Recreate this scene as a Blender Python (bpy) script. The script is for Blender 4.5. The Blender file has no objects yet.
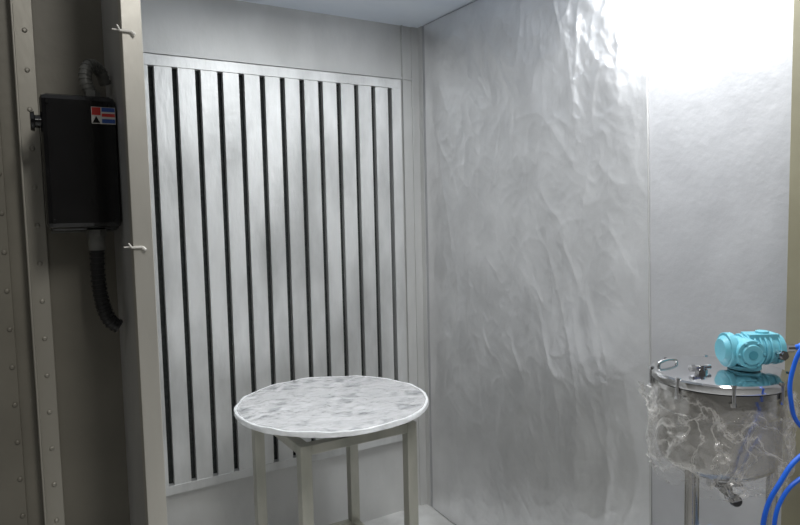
import bpy, bmesh, math, random
from mathutils import Vector, Matrix, noise
random.seed(4)
S=bpy.context.scene
S.view_settings.view_transform='Standard'
S.view_settings.look='None'
COL=S.collection

# ---------------------------------------------------------------- materials
def new_mat(name):
    m=bpy.data.materials.new(name); m.use_nodes=True
    nt=m.node_tree; b=nt.nodes['Principled BSDF']
    return m,nt,b
def mat(name,col,rough=.5,metal=0.,col2=None,scale=8,detail=5,bump=0.,bscale=None,stretch=(1,1,1),rvar=0.,coat=0.,bdist=.01,lo=.35,hi=.65):
    m,nt,b=new_mat(name)
    N=nt.nodes;L=nt.links
    b.inputs['Base Color'].default_value=(*col,1)
    b.inputs['Roughness'].default_value=rough
    b.inputs['Metallic'].default_value=metal
    b.inputs['Coat Weight'].default_value=coat
    tc=N.new('ShaderNodeTexCoord'); mp=N.new('ShaderNodeMapping'); mp.inputs['Scale'].default_value=stretch
    L.new(tc.outputs['Object'],mp.inputs['Vector'])
    nz=N.new('ShaderNodeTexNoise'); nz.inputs['Scale'].default_value=scale; nz.inputs['Detail'].default_value=detail
    L.new(mp.outputs[0],nz.inputs['Vector'])
    if col2:
        cr=N.new('ShaderNodeValToRGB'); cr.color_ramp.elements[0].position=lo; cr.color_ramp.elements[1].position=hi
        cr.color_ramp.elements[0].color=(*col,1); cr.color_ramp.elements[1].color=(*col2,1)
        L.new(nz.outputs['Fac'],cr.inputs[0]); L.new(cr.outputs[0],b.inputs['Base Color'])
    if rvar:
        mr=N.new('ShaderNodeMapRange'); mr.inputs['To Min'].default_value=max(0,rough-rvar); mr.inputs['To Max'].default_value=rough+rvar
        L.new(nz.outputs['Fac'],mr.inputs['Value']); L.new(mr.outputs[0],b.inputs['Roughness'])
    if bump:
        n2=N.new('ShaderNodeTexNoise'); n2.inputs['Scale'].default_value=bscale or scale*3; n2.inputs['Detail'].default_value=6
        L.new(mp.outputs[0],n2.inputs['Vector'])
        bp=N.new('ShaderNodeBump'); bp.inputs['Strength'].default_value=bump; bp.inputs['Distance'].default_value=bdist
        L.new(n2.outputs['Fac'],bp.inputs['Height']); L.new(bp.outputs[0],b.inputs['Normal'])
    return m
M={}
M['wall']=mat('silver_sheet',(.54,.54,.53),.52,.5,(.64,.64,.63),5,6,.15,30,(1,1,.5),.06)
M['slat']=mat('brushed_slat',(.44,.445,.44),.44,.55,(.63,.635,.63),5,9,.14,40,(1.5,1,.5),.08,lo=.32,hi=.6)
M['panel']=mat('flat_panel',(.46,.46,.475),.5,.45,(.52,.52,.535),6,6,.1,40,(1,1,1),.06)
M['ceil']=mat('ceiling_sheet',(.70,.77,.87),.5,.0,(.76,.82,.90),4)
M['foil']=mat('foil_film',(.73,.73,.74),.33,.83,(.83,.83,.84),7,6,.25,20,(1,1,.8),.05,0,.008)
M['dark']=mat('recess_dark',(.012,.014,.014),.9,0,(.03,.034,.032),60)  # near-black colour stands in for the shade inside the grille recess
M['beige']=mat('beige_paint',(.19,.177,.145),.42,.15,(.225,.21,.172),5,5,.05,50)
M['beige_lt']=mat('beige_strip',(.40,.38,.33),.38,.3,(.45,.43,.375),4,5,.05,50,(1,1,.4))
M['post']=mat('brushed_post',(.54,.525,.475),.34,.5,(.62,.60,.545),6,6,.06,60,(1,1,.25),.06)
M['olive']=mat('olive_paint',(.23,.21,.14),.5,.1,(.28,.26,.18),5)
M['black']=mat('black_enamel',(.005,.005,.006),.16,0,(.008,.008,.009),20,3,.05,60,coat=.3)
M['rubber']=mat('black_conduit',(.016,.016,.016),.35,0,(.026,.026,.026),20)
M['grey_conduit']=mat('conduit_grey',(.16,.16,.15),.45,.3,(.24,.24,.22),30)
M['floor']=mat('floor_concrete',(.42,.42,.41),.5,.1,(.60,.60,.59),6,8,.2,30)
M['added_wall']=mat('added_wall_dark',(.13,.125,.11),.8,0,(.18,.17,.15),2)  # dark tone for the added walls that shiny parts reflect
M['steel']=mat('tube_steel',(.36,.36,.31),.38,.55,(.50,.49,.43),9,6,.08,60,(1,1,.4))
M['chrome']=mat('polished_steel',(.66,.66,.67),.12,1.,(.74,.74,.75),6,3,.03,12)
M['tank']=mat('stainless_body',(.46,.45,.43),.18,1.,(.56,.55,.53),6,4,.05,9,(1,1,.2))
M['turq']=mat('turquoise_enamel',(.12,.42,.52),.42,0,(.16,.47,.57),14,4,.08,50,coat=.1)
M['turq_d']=mat('turquoise_dark',(.05,.25,.32),.45,0,(.07,.3,.38),14)
M['hose']=mat('blue_hose',(.01,.10,.60),.35,0,(.015,.14,.72),10)
M['bluetop']=mat('blue_tray_top',(.24,.34,.52),.45,0,(.34,.45,.64),12)
M['white']=mat('white_plastic',(.75,.73,.68),.5)
M['red']=mat('label_red',(.6,.04,.03),.5)
M['lblue']=mat('label_blue',(.04,.10,.35),.5)
M['housing']=mat('lamp_housing',(.7,.7,.7),.5)
def mk_top():
    m,nt,b=new_mat('film_wrapped_top'); N=nt.nodes; L=nt.links
    tc=N.new('ShaderNodeTexCoord')
    mp=N.new('ShaderNodeMapping'); mp.inputs['Scale'].default_value=(1,1.1,.0); mp.inputs['Rotation'].default_value=(0,0,.54)
    L.new(tc.outputs['Object'],mp.inputs[0])
    nz=N.new('ShaderNodeTexNoise'); nz.inputs['Scale'].default_value=11; nz.inputs['Detail'].default_value=4
    L.new(mp.outputs[0],nz.inputs['Vector'])
    ad=N.new('ShaderNodeMix'); ad.data_type='RGBA'; ad.inputs[0].default_value=.09
    L.new(mp.outputs[0],ad.inputs[6]); L.new(nz.outputs['Color'],ad.inputs[7])
    vo=N.new('ShaderNodeTexVoronoi'); vo.inputs['Scale'].default_value=13; vo.feature='DISTANCE_TO_EDGE'; vo.inputs['Randomness'].default_value=.45
    L.new(ad.outputs[2],vo.inputs['Vector'])
    cr=N.new('ShaderNodeValToRGB'); cr.color_ramp.interpolation='EASE'; e=cr.color_ramp.elements
    e[0].position=.06;e[0].color=(.88,.88,.89,1);e[1].position=.30;e[1].color=(.50,.51,.53,1)
    L.new(vo.outputs['Distance'],cr.inputs[0])
    n5=N.new('ShaderNodeTexNoise'); n5.inputs['Scale'].default_value=7; n5.inputs['Detail'].default_value=3
    L.new(tc.outputs['Object'],n5.inputs['Vector'])
    c5=N.new('ShaderNodeValToRGB'); c5.color_ramp.elements[0].position=.42; c5.color_ramp.elements[1].position=.66
    L.new(n5.outputs['Fac'],c5.inputs[0])
    mx=N.new('ShaderNodeMix'); mx.data_type='RGBA'; L.new(c5.outputs[0],mx.inputs[0]); L.new(cr.outputs[0],mx.inputs[6]); mx.inputs[7].default_value=(.82,.82,.83,1)
    L.new(mx.outputs[2],b.inputs['Base Color'])
    b.inputs['Roughness'].default_value=.24
    b.inputs['Metallic'].default_value=.6
    bp=N.new('ShaderNodeBump'); bp.inputs['Strength'].default_value=.8; bp.inputs['Distance'].default_value=.007
    n3=N.new('ShaderNodeTexNoise'); n3.inputs['Scale'].default_value=32; n3.inputs['Detail'].default_value=6; n3.inputs['Distortion'].default_value=.8
    L.new(tc.outputs['Object'],n3.inputs['Vector'])
    L.new(n3.outputs['Fac'],bp.inputs['Height']); L.new(bp.outputs[0],b.inputs['Normal'])
    return m
M['top']=mk_top()
M['rim']=mat('film_rim',(.74,.75,.76),.35,.2,(.88,.89,.90),20,5,.5,40)
def mk_film():
    m,nt,b=new_mat('clear_wrap'); N=nt.nodes; L=nt.links
    out=[n for n in N if n.type=='OUTPUT_MATERIAL'][0]
    b.inputs['Base Color'].default_value=(.82,.80,.77,1); b.inputs['Roughness'].default_value=.06
    b.inputs['Specular IOR Level'].default_value=1.
    tr=N.new('ShaderNodeBsdfTransparent'); mx=N.new('ShaderNodeMixShader')
    tc=N.new('ShaderNodeTexCoord'); nz=N.new('ShaderNodeTexNoise'); nz.inputs['Scale'].default_value=11; nz.inputs['Detail'].default_value=7; nz.inputs['Distortion'].default_value=1.0
    L.new(tc.outputs['Object'],nz.inputs['Vector'])
    # thin bright crease lines where the noise crosses its mid value
    s1=N.new('ShaderNodeMath'); s1.operation='SUBTRACT'; s1.inputs[1].default_value=.5; L.new(nz.outputs['Fac'],s1.inputs[0])
    s2=N.new('ShaderNodeMath'); s2.operation='ABSOLUTE'; L.new(s1.outputs[0],s2.inputs[0])
    cr=N.new('ShaderNodeValToRGB'); cr.color_ramp.elements[0].position=.0; cr.color_ramp.elements[1].position=.035
    cr.color_ramp.elements[0].color=(.42,)*3+(1,); cr.color_ramp.elements[1].color=(.09,)*3+(1,)
    L.new(s2.outputs[0],cr.inputs[0])
    bp=N.new('ShaderNodeBump'); bp.inputs['Strength'].default_value=.6; bp.inputs['Distance'].default_value=.012
    L.new(s2.outputs[0],bp.inputs['Height']); L.new(bp.outputs[0],b.inputs['Normal'])
    lw=N.new('ShaderNodeLayerWeight'); lw.inputs['Blend'].default_value=.25; L.new(bp.outputs[0],lw.inputs['Normal'])
    mm=N.new('ShaderNodeMath'); mm.operation='MULTIPLY_ADD'; mm.use_clamp=True; L.new(lw.outputs['Facing'],mm.inputs[0]); mm.inputs[1].default_value=.35; L.new(cr.outputs[0],mm.inputs[2])
    L.new(mm.outputs[0],mx.inputs[0])
    L.new(tr.outputs[0],mx.inputs[1]); L.new(b.outputs[0],mx.inputs[2]); L.new(mx.outputs[0],out.inputs['Surface'])
    return m
M['film']=mk_film()

# ---------------------------------------------------------------- mesh helpers
def finish(name,bm,mats,parent=None,smooth=None,bevel=0,loc=None,segs=2):
    me=bpy.data.meshes.new(name)
    bmesh.ops.recalc_face_normals(bm,faces=bm.faces)
    bm.to_mesh(me); bm.free()
    o=bpy.data.objects.new(name,me); COL.objects.link(o)
    for k in (mats if isinstance(mats,(list,tuple)) else [mats]): me.materials.append(M[k])
    if smooth is not None:
        for p in me.polygons: p.use_smooth=True
        try: me.set_sharp_from_angle(angle=math.radians(smooth))
        except Exception: pass
    if bevel:
        bv=o.modifiers.new('b','BEVEL'); bv.width=bevel; bv.segments=segs; bv.limit_method='ANGLE'
    if parent: o.parent=parent
    if loc is not None: o.location=loc
    return o
def box(bm,x0,x1,y0,y1,z0,z1,mi=0):
    v=[bm.verts.new((x,y,z)) for z in (z0,z1) for y in (y0,y1) for x in (x0,x1)]
    for f in ((0,2,3,1),(4,5,7,6),(0,1,5,4),(2,6,7,3),(0,4,6,2),(1,3,7,5)):
        fc=bm.faces.new([v[i] for i in f]); fc.material_index=mi
    return v
def cyl(bm,p0,p1,r0,r1=None,n=24,mi=0,caps=True):
    r1=r0 if r1 is None else r1
    p0=Vector(p0);p1=Vector(p1);d=(p1-p0).normalized()
    a=d.orthogonal().normalized();b=d.cross(a)
    R=[]
    for p,r in((p0,r0),(p1,r1)):
        R.append([bm.verts.new(p+a*math.cos(t)*r+b*math.sin(t)*r) for t in [2*math.pi*i/n for i in range(n)]])
    for i in range(n):
        f=bm.faces.new((R[0][i],R[0][(i+1)%n],R[1][(i+1)%n],R[1][i])); f.material_index=mi
    if caps:
        for q in (R[0][::-1],R[1]):
            f=bm.faces.new(q); f.material_index=mi
def lathe(bm,prof,n=64,mi=0,c=(0,0)):
    rings=[]
    for r,z in prof:
        if r<1e-6: rings.append([bm.verts.new((c[0],c[1],z))])
        else: rings.append([bm.verts.new((c[0]+r*math.cos(2*math.pi*i/n),c[1]+r*math.sin(2*math.pi*i/n),z)) for i in range(n)])
    for A,B in zip(rings,rings[1:]):
        for i in range(n):
            j=(i+1)%n
            if len(A)==1 and len(B)==1: continue
            if len(A)==1: f=bm.faces.new((A[0],B[i],B[j]))
            elif len(B)==1: f=bm.faces.new((A[i],A[j],B[0]))
            else: f=bm.faces.new((A[i],A[j],B[j],B[i]))
            f.material_index=mi
def tube(name,pts,r,mk,parent=None,ribs=False):
    cu=bpy.data.curves.new(name,'CURVE'); cu.dimensions='3D'; sp=cu.splines.new('BEZIER')
    sp.bezier_points.add(len(pts)-1)
    for bp,p in zip(sp.bezier_points,pts):
        bp.co=p; bp.handle_left_type=bp.handle_right_type='AUTO'
    cu.bevel_depth=r; cu.bevel_resolution=4; cu.resolution_u=16; cu.use_fill_caps=True
    o=bpy.data.objects.new(name,cu); COL.objects.link(o); cu.materials.append(M[mk])
    dg=bpy.context.evaluated_depsgraph_get(); me=bpy.data.meshes.new_from_object(o.evaluated_get(dg))
    bpy.data.objects.remove(o)
    o=bpy.data.objects.new(name,me); COL.objects.link(o)
    for p in me.polygons: p.use_smooth=True
    if parent: o.parent=parent
    return o
def empty(name,loc=(0,0,0),rz=0):
    e=bpy.data.objects.new(name,None); COL.objects.link(e); e.location=loc; e.rotation_euler=(0,0,rz); e.empty_display_size=.1
    return e
def bx(name,a,mk,parent=None,bevel=0):
    bm=bmesh.new(); box(bm,*a); return finish(name,bm,mk,parent,bevel=bevel)

YB=2.69; XR=1.755; H=2.40
# ---------------------------------------------------------------- shell
bx('floor',(-3,4,-3.5,4,-.05,0),'floor')
bx('wall_back',(.225,XR+.04,YB,YB+.04,0,H),'wall')
bx('wall_right',(XR,XR+.04,.885,YB,0,H),'panel')
bx('wall_left',(.219,.228,1.33,YB,0,H),'wall')
bx('ceiling',(.222,XR+.04,.885,YB+.04,H,H+.04),'ceil')
bx('wall_added_rear',(-3,4,-3.5,-3.4,0,3.6),'added_wall')  # unseen wall added behind the camera for darker reflections
bx('wall_added_side',(-3,-2.9,-3.4,1.75,0,3.6),'added_wall')  # unseen side wall, also added for contrast in reflections
bm=bmesh.new(); box(bm,-2.9,.219,1.75,1.79,0,2.9); finish('wall_exterior',bm,'beige')
bm=bmesh.new()
box(bm,.026,.070,1.738,1.75,0,2.9)
box(bm,.026,.031,1.70,1.738,0,2.9)
for i in range(32):
    c=Vector((.052,1.738,.05+i*.09)); cyl(bm,c,c+Vector((0,-.004,0)),.0065,.004,12)
finish('trim_1',bm,'beige_lt',bevel=.0015,smooth=40)
bm=bmesh.new()
box(bm,-.07,-.008,1.738,1.75,0,2.9)
for i in range(32):
    c=Vector((-.018,1.738,.08+i*.09)); cyl(bm,c,c+Vector((0,-.004,0)),.0065,.004,12)
finish('trim_2',bm,'beige',bevel=.0015,smooth=40)
bm=bmesh.new()
box(bm,1.712,XR,2.683,YB,0,H); box(bm,XR-.005,XR,2.650,YB,0,H)
box(bm,1.655,1.659,2.676,YB,0,H)
finish('trim_3',bm,'wall',bevel=.001)
bm=bmesh.new(); box(bm,.232,1.71,2.680,YB,2.145,2.155); box(bm,.232,1.71,2.686,YB,.362,.368); finish('trim_4',bm,'wall',bevel=.001)
EY=lambda z:1.325+.018*z
bm=bmesh.new()
v=box(bm,XR-.0045,XR,0,.013,0,H)
for q in v: q.co.y+=EY(q.co.z)-.004
finish('trim_5',bm,'wall',bevel=.001)

# ---------------------------------------------------------------- front posts
bm=bmesh.new()
box(bm,.194,.230,1.294,1.30,0,2.398)
box(bm,.222,.230,1.30,1.329,0,2.398)
box(bm,.194,.199,1.30,1.325,0,2.398)
finish('metal_post',bm,'post',bevel=.0012)
bm=bmesh.new()
box(bm,1.690,1.80,.83,.884,0,2.75)
box(bm,1.80,1.86,.60,.884,0,2.75)
finish('metal_post.001',bm,'olive',bevel=.002)

# ---------------------------------------------------------------- grille
bm=bmesh.new()
y0=2.650; gs=-.014
gx0,gx1,gz0,gz1=.478+gs,1.640+gs,.378,2.135
box(bm,gx0,gx1,y0,YB-.001,2.092,gz1)
box(bm,gx0,gx1,y0,YB-.001,gz0,.415)
box(bm,gx0,.498+gs,y0,YB-.001,.415,2.092)
box(bm,1.590+gs,gx1,y0,YB-.001,.415,2.092)
xs=[.510+gs+.0893*k for k in range(13)]
for a,b_ in zip(xs,xs[1:]):
    x0=a+.011; x1=b_-.011
    box(bm,x0,x1,y0+.004,y0+.008,.410,2.096)
    box(bm,x0,x0+.003,y0+.008,y0+.030,.410,2.096)
    box(bm,x1-.003,x1,y0+.008,y0+.030,.410,2.096)
box(bm,.490+gs,1.600+gs,YB-.008,YB-.002,.40,2.10,1)  # dark sheet painting in the shade between the slats
finish('vent_grille',bm,['slat','dark'],bevel=.0012)

# ---------------------------------------------------------------- foil covering on the right wall
def ridged(v,s):
    return 1-abs(noise.noise(v*s))*2
bm=bmesh.new()
NY,NZ=230,400
yb=2.625
g=[]
for j in range(NZ+1):
    z=.005+(H-.01)*j/NZ
    row=[]
    ya=EY(z)
    for i in range(NY+1):
        t=i/NY
        edge=.005*noise.noise(Vector((3.3,z*6,0)))
        y=ya+(yb-ya)*t+edge*(1-t)+.5*edge*t
        p=Vector((0,y,z))
        w=min(1,min(t,1-t)*8+.08)*min(1,(H-z)*8+.1)
        k=z/H
        q=Vector((y*1.9-z*(.55*k),z*.40+y*.1,1.7))
        d=.5+.5*noise.noise(q*1.9)
        f1=max(0,ridged(q+Vector((.06*noise.noise(p*3),0,0)),3.4))**2
        d1=max(0,ridged(Vector((y*1.3-z*.3,z*.55+y*.4,5))+Vector((.10*noise.noise(p*4),0,0)),6.0))**3
        d2=max(0,ridged(Vector((y*1.0+z*.4,z*.8-y*.3,8))+Vector((.05*noise.noise(p*7),0,0)),12))**2
        d4=max(0,ridged(Vector((y*1.0-z*.6,z*.6+y*.3,2)),21))**2
        amp=max(.25,.75+.8*noise.noise(p*1.6+Vector((4,4,4))))
        x=XR-.0045-w*(.013*d+.0036*f1+.0031*d1*amp+.0017*d2*amp+.0009*d4)
        row.append(bm.verts.new((x,y,z)))
    g.append(row)
for j in range(NZ):
    for i in range(NY):
        bm.faces.new((g[j][i],g[j][i+1],g[j+1][i+1],g[j+1][i]))
finish('foil_wall_covering',bm,'foil',smooth=180)

# ---------------------------------------------------------------- electrical box
E=empty('electrical_switch_box',(.14,1.75,0))
def er(a): return (a[0]-.14,a[1]-.14,a[2]-1.75,a[3]-1.75,a[4],a[5])
bx('housing',er((.074,.216,1.625,1.738,1.475,1.768)),'black',E,.008)
bx('cover',er((.066,.2165,1.58,1.622,1.482,1.775)),'black',E,.012)
bx('mounting_plate',er((.080,.2165,1.738,1.75,1.47,1.775)),'grey_conduit',E)
bm=bmesh.new()
for zz in (1.498,1.755):
    for xx in (.080,.203):
        c=Vector((xx-.14,1.58-1.75,zz)); cyl(bm,c,c+Vector((0,-.004,0)),.005,.004,14)
finish('cover_screws',bm,'black',E,smooth=40)
bm=bmesh.new()
cyl(bm,(.070-.14,1.602-1.75,1.715),(.055-.14,1.602-1.75,1.715),.014,.014,20)
cyl(bm,(.055-.14,1.602-1.75,1.715),(.047-.14,1.602-1.75,1.715),.022,.020,24)
finish('knob',bm,'black',E,smooth=40,bevel=.001)
bm=bmesh.new()
y=1.5797-1.75
box(bm,.165-.14,.214-.14,y-.0006,y,1.713,1.750,0)
box(bm,.166-.14,.184-.14,y-.0012,y-.0006,1.732,1.749,1)
box(bm,.186-.14,.213-.14,y-.0012,y-.0006,1.740,1.749,2)
box(bm,.186-.14,.213-.14,y-.0012,y-.0006,1.729,1.736,1)
box(bm,.186-.14,.213-.14,y-.0012,y-.0006,1.715,1.724,2)
vs=[bm.verts.new(p) for p in ((.167-.14,y-.0012,1.715),(.182-.14,y-.0012,1.715),(.1745-.14,y-.0012,1.730))]
f=bm.faces.new(vs); f.material_index=3
finish('warning_label',bm,['white','red','lblue','black'],E)
def T(*P): return [(x-.14,y_-1.75,z) for x,y_,z in P]
def ribbed(name,pts,r,mk,parent):
    tb=tube(name,pts,r*.88,mk,parent)
    bm=bmesh.new()
    P=[Vector(p) for p in pts]
    dense=[]
    n=len(P)
    for i in range(n-1):
        p0=P[max(0,i-1)];p1=P[i];p2=P[i+1];p3=P[min(n-1,i+2)]
        for k in range(12):
            t=k/12
            dense.append(.5*((2*p1)+(p2-p0)*t+(2*p0-5*p1+4*p2-p3)*t*t+(-p0+3*p1-3*p2+p3)*t**3))
    dense.append(P[-1])
    L=0;nx=0
    for a,b_ in zip(dense,dense[1:]):
        L+=(b_-a).length
        if L>nx:
            d=(b_-a).normalized(); cyl(bm,a-d*.0022,a+d*.0022,r,r,16); nx=L+.007
    finish(name+'_rings',bm,mk,parent,smooth=40)
ribbed('conduit_upper',T((.172,1.61,1.775),(.160,1.61,1.815),(.170,1.62,1.848),(.195,1.65,1.845),(.207,1.66,1.815)),.014,'grey_conduit',E)
bm=bmesh.new()
cyl(bm,(.166-.14,1.63-1.75,1.478),(.166-.14,1.63-1.75,1.462),.022,.022,6)
cyl(bm,(.166-.14,1.63-1.75,1.462),(.166-.14,1.63-1.75,1.430),.018,.018,20)
cyl(bm,(.172-.14,1.61-1.75,1.770),(.172-.14,1.61-1.75,1.788),.018,.018,6)
finish('conduit_glands',bm,'grey_conduit',E,smooth=40)
ribbed('conduit_lower',T((.166,1.63,1.43),(.165,1.63,1.36),(.172,1.63,1.30),(.186,1.63,1.262),(.2035,1.63,1.248)),.017,'rubber',E)

def tie(z):
    bm=bmesh.new()
    box(bm,.190,.210,1.2885,1.2935,z-.002,z+.002)
    cyl(bm,(.210,1.291,z-.001),(.215,1.287,z-.006),.0035,.003,10)
    box(bm,.177,.192,1.291,1.2935,z-.0005,z+.002)
    cyl(bm,(.190,1.290,z),(.185,1.285,z+.008),.002,.0015,8)
    return finish('cable_tie',bm,'white',smooth=40,bevel=.0006)
tie(1.846).name='cable_tie'
tie(1.447)

# ---------------------------------------------------------------- round turntable
TC=(.985,2.135); TT=.812
R0=empty('round_turntable',(TC[0],TC[1],0))
bm=bmesh.new()
n=220; rad=[]
for i in range(n):
    a=2*math.pi*i/n
    v=Vector((math.cos(a)*2.0,math.sin(a)*2.0,0))
    rad.append(.355+.005*noise.noise(v*.9)+.004*noise.noise(v*2.7)+.0015*noise.noise(v*9))
nr=80
rings=[[bm.verts.new((0,0,TT))]]
for k in range(1,nr+1):
    s=k/nr; ring=[]
    for i in range(n):
        a=2*math.pi*i/n; r=rad[i]*s
        x=r*math.cos(a);yy=r*math.sin(a)
        q=Vector((x,yy,0))
        zz=TT+.002*noise.noise(q*10)+.0024*abs(noise.noise(q*20+Vector((0,0,3))))+.0014*abs(noise.noise(q*45))
        if s>.9: zz+=.004*noise.noise(Vector((math.cos(a)*4,math.sin(a)*4,4)))*(s-.9)/.1
        ring.append(bm.verts.new((x,yy,zz)))
    rings.append(ring)
for zz,dr in ((-.006,.001),(-.015,.001),(-.019,-.008),(-.021,-.03)):
    ring=[]
    for i in range(n):
        a=2*math.pi*i/n; v=Vector((math.cos(a),math.sin(a),zz*30))
        r=rad[i]+dr+.002*noise.noise(v*6)
        ring.append(bm.verts.new((r*math.cos(a),r*math.sin(a),TT+zz+.004*noise.noise(v*3))))
    rings.append(ring)
for k,(A,B) in enumerate(zip(rings,rings[1:])):
    for i in range(n):
        j=(i+1)%n
        f=bm.faces.new((A[0],B[i],B[j])) if len(A)==1 else bm.faces.new((A[i],A[j],B[j],B[i]))
        f.material_index=1 if k>=nr-2 else 0
bm.faces.new(rings[-1]).material_index=1
finish('round_top',bm,['top','rim'],R0,smooth=35)
bm=bmesh.new()
lathe(bm,[(0,.790),(.13,.790),(.13,.778),(.06,.776),(.06,.756),(.09,.754),(.09,.743),(0,.743)],40)
finish('bearing_hub',bm,'rubber',R0,smooth=40)
w=.020
XA,XB,YA,Yb=-.205,.205,-.205,.265
bm=bmesh.new()
for sx in (XA,XB):
    for sy in (YA,Yb):
        box(bm,sx-w,sx+w,sy-w,sy+w,0,.748)
finish('legs',bm,'steel',R0,bevel=.003)
bm=bmesh.new()
for q in (YA,Yb):
    box(bm,XA+w,XB-w,q-w+.001,q+w-.001,.714,.747)
    box(bm,XA+w,XB-w,q-.015,q+.015,.16,.19)
for q in (XA,XB):
    box(bm,q-w+.001,q+w-.001,YA+w,Yb-w,.714,.747)
    box(bm,q-.015,q+.015,YA+w,Yb-w,.16,.19)
finish('frame_rails',bm,'steel',R0,bevel=.002)
bm=bmesh.new()
box(bm,-.05,.05,YA+w,Yb-w,.724,.745); box(bm,XA+w,XB-w,-.03,.03,.724,.744)
finish('cross_plate',bm,'grey_conduit',R0)

# ---------------------------------------------------------------- tank on stand
ang=math.atan2(-.517,.856)
CX,CY=1.418,.893
ST=empty('metal_stand',(CX,CY,0),0)
bm=bmesh.new(); box(bm,-.15,.13,-.15,.10,.635,.655); finish('tray_top',bm,'bluetop',ST,bevel=.003)
bm=bmesh.new()
for x in (-.135,.115):
    for yy in (-.135,.085): box(bm,x-.012,x+.012,yy-.012,yy+.012,0,.636)
box(bm,-.13,.11,-.147,-.123,.25,.27); box(bm,-.13,.11,.073,.097,.25,.27)
finish('stand_legs',bm,'steel',ST,bevel=.002)

P=empty('pressure_tank',(CX,CY,0),ang)
bm=bmesh.new()
lathe(bm,[(0,.868),(.06,.870),(.105,.882),(.128,.900),(.134,.92),(.134,1.020),(.137,1.022),(.137,1.026),(.134,1.028),(.134,1.075),(.146,1.077),(.146,1.089),(.134,1.091)],72)
finish('body',bm,'tank',P,smooth=40)
bm=bmesh.new()
lathe(bm,[(.134,1.091),(.149,1.092),(.151,1.096),(.151,1.108),(.148,1.112),(.13,1.114),(.05,1.118),(0,1.119)],72)
finish('lid',bm,'chrome',P,smooth=30)
bm=bmesh.new()
for a in (30,120,210,300,75,165,255,345):
    t=math.radians(a); c=math.cos(t);s_=math.sin(t)
    cyl(bm,(c*.1505,s_*.1505,1.070),(c*.1505,s_*.1505,1.113),.004,.004,12)
    cyl(bm,(c*.149,s_*.149,1.108),(c*.149,s_*.149,1.115),.006,.006,6)
    cyl(bm,(c*.149,s_*.149,1.066),(c*.149,s_*.149,1.074),.006,.006,6)
finish('lid_bolts',bm,'chrome',P,smooth=40)
bm=bmesh.new()
for a in (215,325,90):
    t=math.radians(a); c=math.cos(t)*.115;s_=math.sin(t)*.115
    cyl(bm,(c,s_,.655),(c,s_,.90),.012,.012,20)
    cyl(bm,(c,s_,.655),(c,s_,.660),.022,.022,20)
finish('legs',bm,'tank',P,smooth=40)
tube('lid_handle',[(-.128,.035,1.112),(-.128,.035,1.120),(-.124,.037,1.124),(-.078,.060,1.124),(-.074,.062,1.120),(-.074,.062,1.112)],.004,'chrome',P)
bm=bmesh.new()
cyl(bm,(-.060,-.040,1.115),(-.060,-.040,1.124),.014,.014,6)
cyl(bm,(-.060,-.040,1.124),(-.060,-.040,1.135),.008,.008,16)
cyl(bm,(-.082,-.045,1.129),(-.038,-.035,1.129),.006,.006,14)
cyl(bm,(-.088,-.046,1.129),(-.078,-.044,1.129),.009,.009,6)
finish('lid_valve',bm,'chrome',P,smooth=40)
bm=bmesh.new()
cyl(bm,(-.01,0,.870),(-.01,0,.83),.013,.013,16)
cyl(bm,(-.01,.0,.840),(-.01,-.10,.840),.010,.010,16)
cyl(bm,(-.01,-.06,.840),(-.01,-.085,.840),.016,.016,6)
finish('drain_valve',bm,'chrome',P,smooth=40)
bm=bmesh.new(); box(bm,-.045,.02,-.083,-.068,.860,.867); box(bm,-.016,-.004,-.083,-.068,.840,.865)
cyl(bm,(-.01,-.10,.84),(-.01,-.115,.84),.014,.012,16)
finish('valve_lever',bm,'rubber',P,bevel=.003)
for li,(rb,z0,z1,sd) in enumerate(((.138,.872,1.066,1.0),(.145,.855,1.056,7.0))):
    bm=bmesh.new(); n=280; mzn=110; g=[]
    for j in range(mzn+1):
        t=j/mzn; row=[]
        for i in range(n):
            a=2*math.pi*i/n
            v=Vector((math.cos(a),math.sin(a),t*1.1+sd))
            zz=z0+(z1-z0)*t
            if t>.8: zz+=.035*noise.noise(v*2.5)*(t-.8)/.2
            if t<.15: zz+=.030*noise.noise(v*2.7+Vector((3,0,0)))*(.15-t)/.15
            v2=v+Vector((0,0,.5*noise.noise(v*2)))
            c1=abs(noise.noise(v2*2.6)); c2=abs(noise.noise(v2*5.5)); c3=abs(noise.noise(v2*12))
            flare=.005*math.sin(math.pi*t)-.012*max(0,.2-t)/.2+ (.018*max(0,t-.8)/.2 if li else 0)
            r=rb+flare+.019*c1+.014*c2+.004*c3
            row.append(bm.verts.new((r*math.cos(a),r*math.sin(a),zz)))
        g.append(row)
    for j in range(mzn):
        for i in range(n):
            k=(i+1)%n; bm.faces.new((g[j][i],g[j][k],g[j+1][k],g[j+1][i]))
    finish('plastic_wrap_%d'%(li+1),bm,'film',P,smooth=180)

# agitator motor
A=empty('agitator_motor',(CX,CY,0),ang)
zc=1.164; ox=.083; oy=-.015
def sh(bm):
    bmesh.ops.translate(bm,verts=bm.verts,vec=(0,oy,0)); return bm
bm=bmesh.new()
lathe(bm,[(0,1.1195),(.036,1.1195),(.036,1.128),(.022,1.130),(.022,1.145),(0,1.145)],32,c=(ox-.03,0))
finish('mount_flange',sh(bm),'turq',A,smooth=40)
bm=bmesh.new()
X=lambda x:x+ox
cyl(bm,(X(-.065),0,zc),(X(.045),0,zc),.032,.032,40)
for i in range(6):
    x=X(-.045+i*.012); cyl(bm,(x,0,zc),(x+.005,0,zc),.037,.037,40)
cyl(bm,(X(-.078),0,zc),(X(-.062),0,zc),.040,.040,40)
cyl(bm,(X(-.088),0,zc),(X(-.078),0,zc),.026,.034,40)
cyl(bm,(X(.035),0,zc),(X(.050),0,zc),.037,.034,40)
finish('motor_body',sh(bm),'turq',A,smooth=35,bevel=.001)
bm=bmesh.new()
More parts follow.
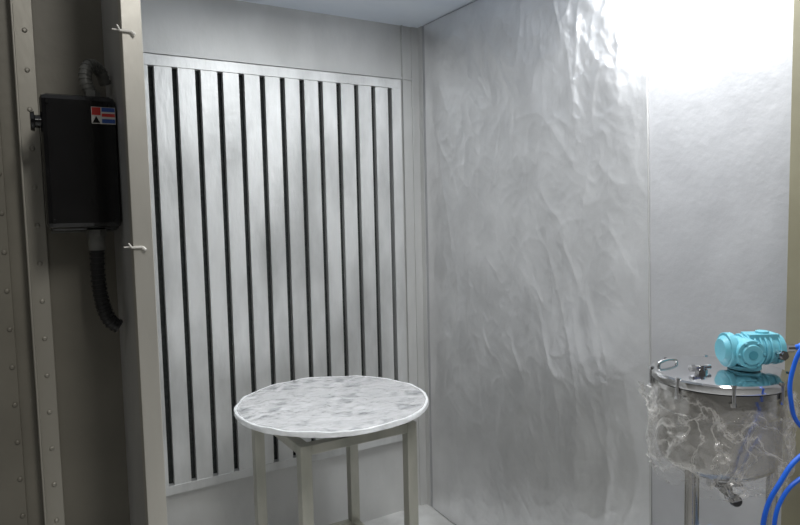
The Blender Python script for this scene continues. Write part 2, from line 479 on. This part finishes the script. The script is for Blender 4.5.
cyl(bm,(X(-.040),.0,zc-.002),(X(-.040),-.050,zc-.002),.034,.032,40)
cyl(bm,(X(-.040),-.050,zc-.002),(X(-.040),-.056,zc-.002),.024,.022,32)
cyl(bm,(X(.010),0,zc+.022),(X(.010),0,zc+.043),.016,.014,24)
box(bm,X(-.03),X(.04),-.02,.02,zc+.022,zc+.038)
for k in range(6):
    a=k*math.pi/3; c=Vector((X(-.040)+.028*math.cos(a),-.050,zc-.002+.028*math.sin(a))); cyl(bm,c,c+Vector((0,-.004,0)),.0035,.0035,6)
finish('gear_housing',sh(bm),'turq',A,smooth=35,bevel=.001)
bm=bmesh.new()
cyl(bm,(X(-.040),-.056,zc-.002),(X(-.040),-.058,zc-.002),.010,.010,20)
finish('housing_cap',sh(bm),'turq_d',A,smooth=40)
bm=bmesh.new()
cyl(bm,(X(.050),0,zc),(X(.066),0,zc),.014,.014,6)
cyl(bm,(X(.066),0,zc),(X(.084),0,zc),.010,.010,20)
cyl(bm,(X(.03),-.03,zc-.005),(X(.03),-.06,zc-.005),.008,.008,16)
cyl(bm,(X(.03),-.045,zc-.005),(X(.03),-.055,zc-.005),.012,.012,6)
finish('air_fittings',sh(bm),'chrome',A,smooth=40)
tube('supply_hose',[(X(.084),-.015,zc),(.185,-.015,zc+.006),(.205,-.02,1.20),(.24,-.02,1.26)],.006,'hose',A)

# hoses in front of the tank
Hh=empty('air_hose',(CX,CY,0),ang)
tube('hose_loop',[(.16,-.18,1.25),(.095,-.18,1.215),(.064,-.18,1.15),(.060,-.185,1.09),(.078,-.185,1.04),(.14,-.19,1.0)],.0045,'hose',Hh)
tube('hose_lower',[(.13,-.21,1.02),(.055,-.215,.975),(.020,-.22,.930),(-.005,-.22,.88),(-.015,-.22,.81),(-.01,-.22,.45),(.06,-.2,.02)],.005,'hose',Hh)
tube('hose_inner',[(.14,-.20,.95),(.070,-.205,.93),(.028,-.21,.885),(.012,-.215,.82),(.03,-.21,.45),(.12,-.2,.02)],.0045,'hose',Hh)

# ---------------------------------------------------------------- lamps
def lamp(name,loc,sx,sy,power,color,rot=(0,0,0)):
    e=empty(name,loc); e.rotation_euler=rot
    bm=bmesh.new(); box(bm,-sx/2-.02,sx/2+.02,-sy/2-.02,sy/2+.02,.0,.025); finish('lamp_body',bm,'housing',e,bevel=.003)
    l=bpy.data.lights.new(name+'_light','AREA'); l.shape='RECTANGLE'; l.size=sx; l.size_y=sy; l.energy=power; l.color=color
    o=bpy.data.objects.new('tube_light',l); COL.objects.link(o); o.parent=e; o.location=(0,0,-.003)
    return e
lamp('ceiling_lamp',(1.56,1.22,2.373),.12,.50,15,(.95,.98,1))
lamp('added_fill_booth',(.98,1.50,2.373),.12,1.0,14,(.95,.98,1))  # added fill lamp to brighten the foil, no known fixture here
lamp('added_fill_rear',(.5,-.6,3.0),.35,1.3,35,(1,.98,.94))  # added fill light behind the camera, given a fixture housing

w=bpy.data.worlds.new('World'); S.world=w; w.use_nodes=True
bg=w.node_tree.nodes['Background']; bg.inputs[0].default_value=(.88,.90,.93,1); bg.inputs[1].default_value=.30

# ---------------------------------------------------------------- camera
cd=bpy.data.cameras.new('camera'); cam=bpy.data.objects.new('camera',cd); COL.objects.link(cam)
cd.sensor_width=36; cd.lens=28.8; cd.clip_start=.05
p=math.radians(4.4); h=Vector((.517,.856,0)).normalized(); r=Vector((h.y,-h.x,0))
f=h*math.cos(p)+Vector((0,0,-math.sin(p))); u=r.cross(f)
ro=.022
r2=(r-u*ro).normalized(); u2=(u+r*ro).normalized()
mw=Matrix((( r2.x,u2.x,-f.x,0),(r2.y,u2.y,-f.y,0),(r2.z,u2.z,-f.z,1.5),(0,0,0,1)))
cam.matrix_world=mw
S.camera=cam
